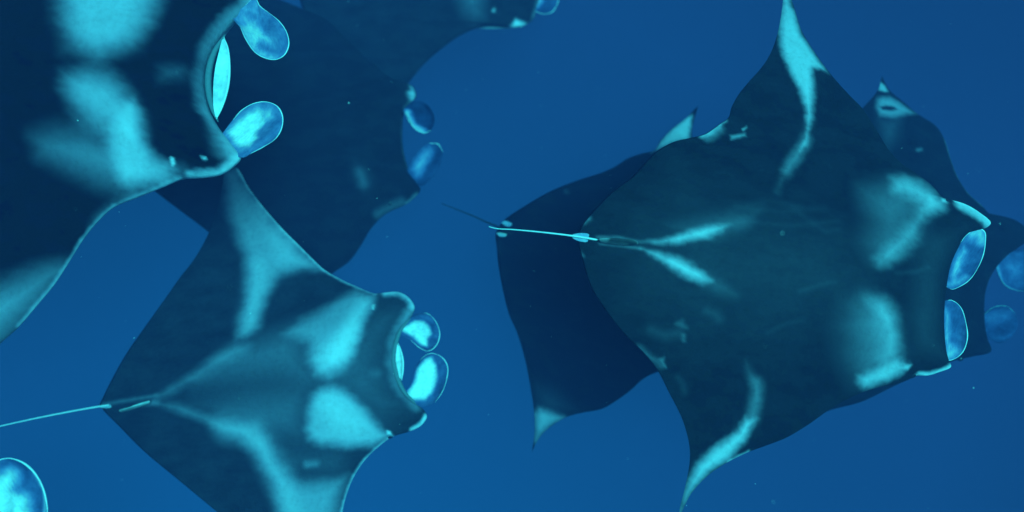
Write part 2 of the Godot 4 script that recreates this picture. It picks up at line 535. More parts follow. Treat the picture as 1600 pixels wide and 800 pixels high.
func ray_hazy() -> Dictionary:
	return {
		"label": "hazy plain dark manta ray half hidden behind the large open-mouthed one",
		"place": v(-2.766, 2.383, -3.752),
		"forward": v(0.787, 0.309, -0.534),
		"up": v(-0.104, 0.920, 0.379),
		"dark": 0.016,
		"slate": 0.72,
		"stations": 180,
		"chord": 80,
		"size": 0.970,
		"lead": [v(-0.440, -0.792, -2.402), v(-0.074, -0.727, -2.177), v(0.260, -0.561, -1.905), v(0.468, -0.465, -1.731), v(0.646, -0.343, -1.483), v(1.232, -0.079, -0.710), v(1.357, -0.063, -0.635), v(1.447, -0.054, -0.590), v(1.507, -0.042, -0.517), v(1.515, -0.026, -0.410), v(1.425, -0.017, -0.325), v(1.369, -0.008, -0.223), v(1.345, -0.001, -0.089), v(1.338, -0.000, -0.000), v(1.330, -0.003, 0.108), v(1.342, -0.018, 0.273), v(1.370, -0.039, 0.406), v(1.419, -0.066, 0.526), v(1.470, -0.093, 0.625), v(1.413, -0.114, 0.692), v(1.300, -0.138, 0.760), v(1.059, -0.169, 0.840), v(0.887, -0.223, 0.966), v(0.740, -0.306, 1.133), v(0.595, -0.383, 1.267), v(0.421, -0.437, 1.354), v(0.151, -0.521, 1.477), v(-0.170, -0.618, 1.609)],
		"lead_middle": 13,
		"trail": [v(-0.440, -0.792, -2.402), v(-0.723, -0.403, -1.611), v(-0.986, -0.155, -0.996), v(-1.199, -0.071, -0.674), v(-1.399, -0.026, -0.405), v(-1.556, -0.005, -0.181), v(-1.622, -0.000, -0.000), v(-1.524, -0.007, 0.175), v(-1.334, -0.033, 0.374), v(-1.102, -0.084, 0.592), v(-0.853, -0.163, 0.827), v(-0.521, -0.346, 1.203), v(-0.170, -0.618, 1.609)],
		"trail_middle": 6,
		"marks": [
			["patch", 0.12, 0.2, [w(0.833, 0.336), w(0.935, 0.381), w(0.961, 0.517), w(0.880, 0.591), w(0.807, 0.476)]],
			["streak", 0.16, 0.08, [w(0.859, 0.422), w(0.880, 0.517)], 0.02],
			["streak", 0.12, 0.06, [w(0.981, 0.831), w(1.142, 0.768), w(1.256, 0.739)], 0.03],
			["streak", 0.25, 0.03, [w(1.302, 0.755), w(1.429, 0.674)], 0.008],
			["patch", 0.75, 0.05, [w(1.440, -0.591), w(1.508, -0.533), w(1.530, -0.425), w(1.482, -0.334), w(1.453, -0.433)]],
			["streak", 0.18, 0.02, [w(1.358, -0.162), w(1.337, 0.015), w(1.336, 0.221), w(1.365, 0.386)], 0.006],
			["streak", 0.4, 0.04, [w(1.447, -0.466), w(1.469, -0.352), w(1.414, -0.264)], 0.02]],
		"fins": [{"outline": [v(1.368, 0.020, -0.256), v(1.421, 0.015, -0.312), v(1.501, 0.011, -0.350), v(1.597, 0.014, -0.323), v(1.668, 0.021, -0.237), v(1.700, 0.028, -0.112), v(1.663, 0.030, -0.005), v(1.576, 0.030, 0.037), v(1.496, 0.030, -0.008), v(1.434, 0.028, -0.104), v(1.391, 0.025, -0.184)], "cup": 0.05, "tone": 0.05, "rim": [v(1.382, 0.020, -0.254), v(1.404, 0.026, -0.160), v(1.440, 0.029, -0.088), v(1.496, 0.030, -0.008), v(1.576, 0.030, 0.037), v(1.654, 0.030, 0.009)], "rim_radius": 0.0046, "faint": false, "marks": [
			["streak", 0.6, 0.05, [w(1.407, -0.205), w(1.459, -0.064), w(1.556, 0.021)], 0.03]]}, {"outline": [v(1.352, -0.012, 0.421), v(1.377, -0.005, 0.382), v(1.434, 0.010, 0.292), v(1.527, 0.021, 0.197), v(1.620, 0.024, 0.157), v(1.709, 0.023, 0.174), v(1.749, 0.014, 0.255), v(1.724, -0.002, 0.363), v(1.656, -0.025, 0.479), v(1.580, -0.041, 0.545), v(1.483, -0.056, 0.601), v(1.422, -0.038, 0.535)], "cup": 0.05, "tone": 0.07, "rim": [v(1.620, 0.024, 0.157), v(1.709, 0.023, 0.174), v(1.755, 0.013, 0.263)], "rim_radius": 0.0046, "faint": false, "marks": [
			["patch", 0.55, 0.1, [w(1.382, 0.397), w(1.448, 0.294), w(1.540, 0.198), w(1.626, 0.172), w(1.647, 0.238), w(1.578, 0.369), w(1.511, 0.477), w(1.440, 0.497)]]]}],
		"nose": 1.338,
		"eyes": [v(1.129, -0.129, 0.736), v(1.257, -0.060, -0.621)],
		"tail": [v(-1.614, 0.015, 0.006), v(-2.161, 0.015, -0.024), v(-2.842, 0.015, -0.055), v(-3.589, 0.014, -0.079)], "tail_radius": 0.018, "tail_tone": 0.75,
	}


func ray_top_edge() -> Dictionary:
	return {
		"label": "faint manta ray cut off by the top edge with bright cheek and head fin",
		"place": v(-2.835, 2.804, -6.880),
		"forward": v(0.872, 0.267, -0.410),
		"up": v(-0.104, 0.920, 0.379),
		"dark": 0.022,
		"slate": 0.72,
		"stations": 180,
		"chord": 80,
		"size": 1.408,
		"lead": [v(-0.948, -0.390, -3.146), v(-0.622, -0.247, -2.503), v(-0.403, -0.169, -2.067), v(-0.221, -0.118, -1.727), v(-0.047, -0.085, -1.468), v(0.166, -0.059, -1.225), v(0.374, -0.042, -1.030), v(0.581, -0.032, -0.900), v(0.747, -0.028, -0.841), v(0.870, -0.028, -0.834), v(0.995, -0.028, -0.847), v(1.127, -0.028, -0.840), v(1.258, -0.025, -0.795), v(1.362, -0.018, -0.682), v(1.381, -0.012, -0.557), v(1.416, -0.005, -0.366), v(1.433, -0.001, -0.181), v(1.426, 0.000, -0.000), v(1.433, -0.002, 0.178), v(1.416, -0.006, 0.353), v(1.384, -0.014, 0.527), v(1.364, -0.020, 0.638), v(1.265, -0.027, 0.735), v(1.139, -0.030, 0.774), v(1.011, -0.030, 0.780), v(0.891, -0.029, 0.769), v(0.771, -0.030, 0.774), v(0.614, -0.034, 0.823), v(0.421, -0.043, 0.932), v(0.230, -0.059, 1.088), v(0.042, -0.081, 1.275), v(-0.107, -0.107, 1.467), v(-0.253, -0.144, 1.703), v(-0.421, -0.196, 1.985), v(-0.659, -0.277, 2.359)],
		"lead_middle": 17,
		"trail": [v(-0.948, -0.390, -3.146), v(-1.202, -0.219, -2.355), v(-1.407, -0.097, -1.566), v(-1.595, -0.029, -0.856), v(-1.718, -0.003, -0.290), v(-1.749, -0.000, -0.000), v(-1.678, -0.004, 0.282), v(-1.487, -0.031, 0.787), v(-1.229, -0.090, 1.349), v(-0.959, -0.178, 1.892), v(-0.659, -0.277, 2.359)],
		"trail_middle": 5,
		"marks": [
			["patch", 0.22, 0.2, [w(0.382, 0.286), w(0.694, 0.281), w(0.766, 0.546), w(0.757, 0.740), w(0.617, 0.774), w(0.472, 0.697), w(0.390, 0.556)]],
			["patch", 0.75, 0.02, [w(0.832, 0.641), w(0.878, 0.612), w(0.888, 0.650), w(0.849, 0.673)]],
			["patch", 0.85, 0.03, [w(1.089, 0.743), w(1.134, 0.688), w(1.183, 0.705), w(1.279, 0.723), w(1.341, 0.683), w(1.265, 0.763), w(1.140, 0.814), w(1.014, 0.823)]],
			["streak", 0.3, 0.04, [w(1.401, 0.428), w(1.383, 0.563), w(1.356, 0.664)], 0.012]],
		"fins": [{"outline": [v(1.251, 0.020, 0.439), v(1.318, 0.016, 0.521), v(1.401, 0.013, 0.577), v(1.497, 0.012, 0.598), v(1.576, 0.014, 0.569), v(1.629, 0.018, 0.490), v(1.656, 0.023, 0.369), v(1.643, 0.027, 0.230), v(1.558, 0.029, 0.111), v(1.429, 0.030, 0.100), v(1.320, 0.028, 0.193), v(1.261, 0.025, 0.318)], "cup": 0.04, "tone": 0.1, "rim": [v(1.251, 0.020, 0.439), v(1.318, 0.016, 0.521), v(1.401, 0.013, 0.577), v(1.497, 0.012, 0.598), v(1.576, 0.014, 0.569), v(1.629, 0.018, 0.490), v(1.656, 0.023, 0.369), v(1.643, 0.027, 0.230), v(1.558, 0.029, 0.111)], "rim_radius": 0.0046, "faint": false, "marks": [
			["patch", 0.5, 0.05, [w(1.310, 0.333), w(1.453, 0.309), w(1.474, 0.429), w(1.398, 0.518), w(1.316, 0.470)]]]}, {"outline": [v(1.214, 0.024, -0.399), v(1.275, 0.020, -0.496), v(1.354, 0.017, -0.566), v(1.450, 0.016, -0.600), v(1.533, 0.017, -0.575), v(1.593, 0.020, -0.493), v(1.630, 0.025, -0.364), v(1.627, 0.028, -0.216), v(1.551, 0.030, -0.085), v(1.422, 0.030, -0.061), v(1.306, 0.029, -0.146), v(1.235, 0.027, -0.270)], "cup": 0.04, "tone": 0.1, "rim": [v(1.214, 0.024, -0.399), v(1.275, 0.020, -0.496), v(1.354, 0.017, -0.566), v(1.450, 0.016, -0.600), v(1.533, 0.017, -0.575), v(1.593, 0.020, -0.493), v(1.630, 0.025, -0.364), v(1.627, 0.028, -0.216), v(1.551, 0.030, -0.085)], "rim_radius": 0.0046, "faint": false, "marks": []}],
		"nose": 1.426,
		"eyes": [v(0.859, -0.019, 0.611), v(0.830, -0.012, -0.553)],
	}


func ray_lower_left() -> Dictionary:
	return {
		"label": "manta ray with a broad pale chevron and long thin tail, lower left",
		"place": v(-1.362, 2.318, -1.572),
		"forward": v(0.757, 0.362, -0.544),
		"up": v(-0.145, 0.905, 0.400),
		"dark": 0.028,
		"slate": 0.72,
		"stations": 280,
		"chord": 150,
		"size": 1.142,
		"lead": [v(-0.333, -0.340, -2.339), v(-0.190, -0.302, -2.204), v(-0.074, -0.242, -1.972), v(0.089, -0.182, -1.712), v(0.294, -0.127, -1.426), v(0.443, -0.096, -1.240), v(0.563, -0.074, -1.088), v(0.681, -0.056, -0.952), v(0.823, -0.044, -0.840), v(0.964, -0.035, -0.748), v(1.152, -0.026, -0.643), v(1.250, -0.025, -0.640), v(1.359, -0.025, -0.629), v(1.450, -0.020, -0.565), v(1.500, -0.013, -0.459), v(1.446, -0.008, -0.357), v(1.347, -0.005, -0.282), v(1.273, -0.001, -0.149), v(1.238, -0.000, 0.000), v(1.259, -0.002, 0.173), v(1.307, -0.006, 0.314), v(1.395, -0.010, 0.414), v(1.469, -0.014, 0.483), v(1.490, -0.018, 0.549), v(1.433, -0.023, 0.615), v(1.316, -0.026, 0.655), v(1.160, -0.028, 0.678), v(1.035, -0.033, 0.739), v(0.886, -0.043, 0.843), v(0.762, -0.058, 0.978), v(0.678, -0.076, 1.119), v(0.616, -0.098, 1.268), v(0.528, -0.144, 1.539), v(0.368, -0.265, 2.089)],
		"lead_middle": 18,
		"trail": [v(-0.333, -0.340, -2.339), v(-0.348, -0.258, -2.036), v(-0.395, -0.191, -1.752), v(-0.477, -0.140, -1.500), v(-0.600, -0.102, -1.277), v(-0.748, -0.075, -1.097), v(-0.872, -0.054, -0.930), v(-0.995, -0.037, -0.773), v(-1.118, -0.024, -0.618), v(-1.211, -0.016, -0.503), v(-1.304, -0.009, -0.372), v(-1.429, -0.002, -0.169), v(-1.525, -0.000, -0.000), v(-1.467, -0.000, 0.079), v(-1.380, -0.002, 0.179), v(-1.128, -0.014, 0.476), v(-0.832, -0.037, 0.776), v(-0.525, -0.073, 1.093), v(-0.200, -0.125, 1.435), v(0.096, -0.195, 1.791), v(0.368, -0.265, 2.089)],
		"trail_middle": 12,
		"marks": [
			["patch", 0.42, 0.1, [w(-0.371, -2.245), w(-0.180, -2.209), w(0.100, -1.702), w(0.452, -1.232), w(0.690, -0.945), w(0.486, -0.965), w(0.268, -0.923), w(0.130, -0.728), w(0.066, -0.455), w(-0.049, -0.369), w(-0.169, -0.401), w(-0.117, -0.705), w(-0.069, -0.952), w(-0.105, -1.185), w(-0.208, -1.436), w(-0.305, -1.731)]],
			["patch", 0.2, 0.1, [w(-0.088, -1.908), w(0.100, -1.702), w(0.452, -1.232), w(0.642, -0.991), w(0.469, -0.994), w(0.208, -1.068), w(0.055, -1.460)]],
			["streak", 0.3, 0.06, [w(0.054, -1.724), w(0.216, -1.501), w(0.390, -1.282)], 0.02],
			["streak", 0.3, 0.12, [w(0.020, -1.066), w(0.005, -0.812), w(-0.049, -0.568)], 0.08],
			["patch", 0.4, 0.12, [w(-0.981, 0.045), w(-0.804, -0.051), w(-0.560, -0.158), w(-0.350, -0.291), w(-0.167, -0.376), w(-0.002, -0.337), w(-0.017, -0.244), w(-0.233, -0.172), w(-0.494, -0.073), w(-0.754, 0.003)]],
			["patch", 0.17, 0.2, [w(-0.292, -0.330), w(0.038, -0.429), w(0.463, -0.513), w(0.557, -0.222), w(0.521, -0.055), w(0.521, 0.070), w(0.236, 0.015), w(-0.124, 0.018), w(-0.561, 0.009)]],
			["patch", 0.15, 0.2, [w(-0.636, 0.112), w(-0.073, 0.094), w(0.457, 0.133), w(0.508, 0.337), w(0.394, 0.607), w(0.118, 0.566), w(-0.055, 0.541), w(-0.352, 0.268)]],
			["patch", 0.42, 0.11, [w(-0.968, 0.058), w(-0.700, 0.114), w(-0.349, 0.308), w(-0.072, 0.366), w(0.071, 0.513), w(0.106, 0.754), w(0.292, 0.923), w(0.721, 0.952), w(0.591, 1.289), w(0.425, 1.803), w(0.186, 1.655), w(0.034, 1.180), w(0.002, 0.893), w(-0.099, 0.673), w(-0.277, 0.463), w(-0.562, 0.266)]],
			["streak", 0.35, 0.14, [w(-0.317, 0.376), w(-0.064, 0.453), w(0.033, 0.697), w(0.131, 1.025), w(0.220, 1.433)], 0.08],
			["patch", 0.4, 0.09, [w(1.159, -0.631), w(1.129, -0.497), w(1.070, -0.392), w(1.033, -0.263), w(0.950, -0.050), w(0.847, 0.061), w(0.700, 0.096), w(0.580, 0.056), w(0.528, -0.066), w(0.522, -0.227), w(0.362, -0.324), w(0.282, -0.375), w(0.465, -0.500), w(0.638, -0.575), w(0.815, -0.663), w(0.973, -0.721)]],
			["patch", 0.55, 0.1, [w(1.145, -0.595), w(1.105, -0.450), w(1.046, -0.334), w(1.010, -0.218), w(0.922, -0.043), w(0.821, 0.046), w(0.702, 0.074), w(0.604, 0.037), w(0.581, -0.092), w(0.659, -0.207), w(0.774, -0.338), w(0.905, -0.508), w(1.028, -0.611)]],
			["patch", 0.45, 0.09, [w(0.970, -0.405), w(1.025, -0.348), w(0.988, -0.220), w(0.914, -0.078), w(0.820, -0.011), w(0.732, -0.013), w(0.706, -0.096), w(0.782, -0.218), w(0.883, -0.342)]],
			["patch", 0.58, 0.07, [w(0.529, 0.217), w(0.626, 0.158), w(0.738, 0.152), w(0.842, 0.196), w(0.935, 0.294), w(1.017, 0.431), w(1.101, 0.587), w(1.154, 0.641), w(1.133, 0.706), w(0.987, 0.758), w(0.732, 0.726), w(0.509, 0.670), w(0.408, 0.597), w(0.405, 0.481), w(0.474, 0.332)]],
			["patch", 0.45, 0.12, [w(0.605, 0.250), w(0.730, 0.224), w(0.850, 0.287), w(0.940, 0.431), w(0.990, 0.570), w(0.863, 0.642), w(0.645, 0.586), w(0.566, 0.459)]],
			["patch", 0.75, 0.01, [w(1.119, -0.529), w(1.148, -0.538), w(1.139, -0.477), w(1.117, -0.486)]],
			["patch", 0.75, 0.01, [w(1.120, 0.607), w(1.162, 0.625), w(1.162, 0.665), w(1.119, 0.653)]],
			["streak", 0.7, 0.022, [w(-0.190, -2.204), w(-0.074, -1.972), w(0.089, -1.712), w(0.294, -1.426), w(0.443, -1.240), w(0.563, -1.088), w(0.681, -0.952), w(0.823, -0.840), w(0.964, -0.748), w(1.152, -0.643)], 0.01],
			["streak", 0.7, 0.022, [w(1.160, 0.678), w(1.035, 0.739), w(0.886, 0.843), w(0.762, 0.978), w(0.678, 1.119), w(0.616, 1.268)], 0.01],
			["streak", 0.75, 0.04, [w(1.250, -0.640), w(1.359, -0.629), w(1.450, -0.565), w(1.500, -0.459)], 0.03],
			["streak", 0.4, 0.06, [w(1.446, -0.406), w(1.346, -0.270), w(1.277, -0.130), w(1.248, 0.013), w(1.271, 0.175), w(1.326, 0.311), w(1.417, 0.429)], 0.03],
			["streak", 0.85, 0.02, [w(1.490, 0.543), w(1.440, 0.610), w(1.347, 0.648)], 0.02],
			["patch", 0.1, 0.3, [w(0.466, 0.050), w(1.166, -0.567), w(1.452, -0.466), w(1.252, -0.016), w(1.400, 0.472), w(1.090, 0.654)]],
			["patch", 0.05, 0.4, [w(-0.566, 0.066), w(0.164, -0.408), w(0.992, -0.528), w(1.116, 0.144), w(0.847, 0.732), w(0.049, 0.614)]],
			["streak", 0.2, 0.03, [w(-1.505, 0.003), w(-1.322, 0.000), w(-1.119, 0.001), w(-0.918, 0.002)], 0.008],
			["streak", 0.15, 0.03, [w(-1.122, 0.053), w(-0.923, 0.070)], 0.012],
			["streak", 0.3, 0.05, [w(0.368, 0.809), w(0.449, 0.815)], 0.012],
			["patch", 0.12, 0.06, [w(1.045, 0.077), w(1.126, 0.059), w(1.172, 0.105), w(1.125, 0.156), w(1.054, 0.135)]],
			["streak", 0.1, 0.2, [w(0.086, 0.734), w(0.600, 0.820)], 0.06]],
		"fins": [{"outline": [v(1.308, -0.025, -0.296), v(1.364, -0.028, -0.360), v(1.451, -0.029, -0.383), v(1.538, -0.030, -0.400), v(1.609, -0.029, -0.383), v(1.673, -0.026, -0.306), v(1.700, -0.022, -0.181), v(1.657, -0.020, -0.080), v(1.580, -0.020, -0.038), v(1.506, -0.020, -0.073), v(1.426, -0.022, -0.157), v(1.348, -0.023, -0.217)], "cup": 0.04, "tone": 0.13, "rim": [v(1.538, -0.030, -0.400), v(1.609, -0.029, -0.383), v(1.673, -0.026, -0.306), v(1.700, -0.022, -0.181), v(1.657, -0.020, -0.080), v(1.580, -0.020, -0.038), v(1.506, -0.020, -0.073), v(1.426, -0.022, -0.157)], "rim_radius": 0.0046, "faint": false, "marks": [
			["patch", 0.9, 0.025, [w(1.319, -0.282), w(1.483, -0.341), w(1.578, -0.321), w(1.618, -0.248), w(1.628, -0.186), w(1.581, -0.145), w(1.572, -0.075), w(1.503, -0.098), w(1.441, -0.185)]]]}, {"outline": [v(1.266, -0.028, 0.372), v(1.323, -0.025, 0.299), v(1.384, -0.023, 0.238), v(1.437, -0.021, 0.100), v(1.520, -0.020, 0.012), v(1.601, -0.020, -0.011), v(1.685, -0.020, 0.031), v(1.733, -0.021, 0.121), v(1.711, -0.024, 0.240), v(1.648, -0.028, 0.359), v(1.579, -0.031, 0.430), v(1.457, -0.033, 0.458), v(1.339, -0.032, 0.452)], "cup": 0.04, "tone": 0.13, "rim": [v(1.437, -0.021, 0.100), v(1.520, -0.020, 0.012), v(1.601, -0.020, -0.011), v(1.685, -0.020, 0.031), v(1.733, -0.021, 0.121), v(1.711, -0.024, 0.240), v(1.648, -0.028, 0.359), v(1.579, -0.031, 0.430)], "rim_radius": 0.0046, "faint": false, "marks": [
			["patch", 0.98, 0.03, [w(1.293, 0.353), w(1.405, 0.218), w(1.455, 0.102), w(1.529, 0.031), w(1.609, 0.014), w(1.634, 0.100), w(1.631, 0.217), w(1.568, 0.336), w(1.488, 0.405), w(1.395, 0.391)]]]}],
		"mouth": [v(1.302, 0.029, -0.142), v(1.326, 0.029, -0.091), v(1.338, 0.030, 0.011), v(1.326, 0.029, 0.114), v(1.306, 0.028, 0.181), v(1.280, 0.029, 0.154), v(1.269, 0.030, 0.047), v(1.275, 0.030, -0.058)],
		"lip": [v(1.317, 0.039, -0.145), v(1.335, 0.040, -0.072), v(1.343, 0.040, 0.018), v(1.331, 0.039, 0.115), v(1.310, 0.038, 0.194)],
		"jaw": [v(1.450, 0.012, -0.354), v(1.356, 0.015, -0.272), v(1.288, 0.019, -0.139), v(1.254, 0.020, 0.003), v(1.275, 0.018, 0.176), v(1.324, 0.014, 0.311), v(1.410, 0.009, 0.422)],
		"nose": 1.238,
		"eyes": [v(1.121, -0.020, -0.567), v(1.133, -0.027, 0.662)],
		"tail": [v(-1.425, 0.015, 0.015), v(-1.546, 0.015, 0.014), v(-1.850, 0.015, 0.022), v(-2.154, 0.015, 0.036), v(-2.458, 0.015, 0.056), v(-2.885, 0.015, 0.087)], "tail_radius": 0.0095, "tail_tone": 0.75,
		"pelvic": [[v(-1.512, 0.012, 0.019), v(-1.451, 0.012, 0.005), v(-1.378, 0.012, 0.010), v(-1.367, 0.012, 0.029), v(-1.440, 0.012, 0.042)]],
		"dorsal": [v(-1.292, 0.078, 0.080), v(-1.164, 0.102, 0.069), v(-1.008, 0.132, 0.040), v(-0.969, 0.139, 0.040), v(-0.970, 0.138, 0.057), v(-1.118, 0.109, 0.088), v(-1.280, 0.079, 0.099)],
		"dorsal_marks": [
			["patch", 0.75, 0.03, [w(-1.332, 0.074), w(-1.163, 0.058), w(-1.007, 0.029), w(-0.942, 0.033), w(-0.958, 0.071), w(-1.119, 0.099), w(-1.320, 0.105)]]],
	}


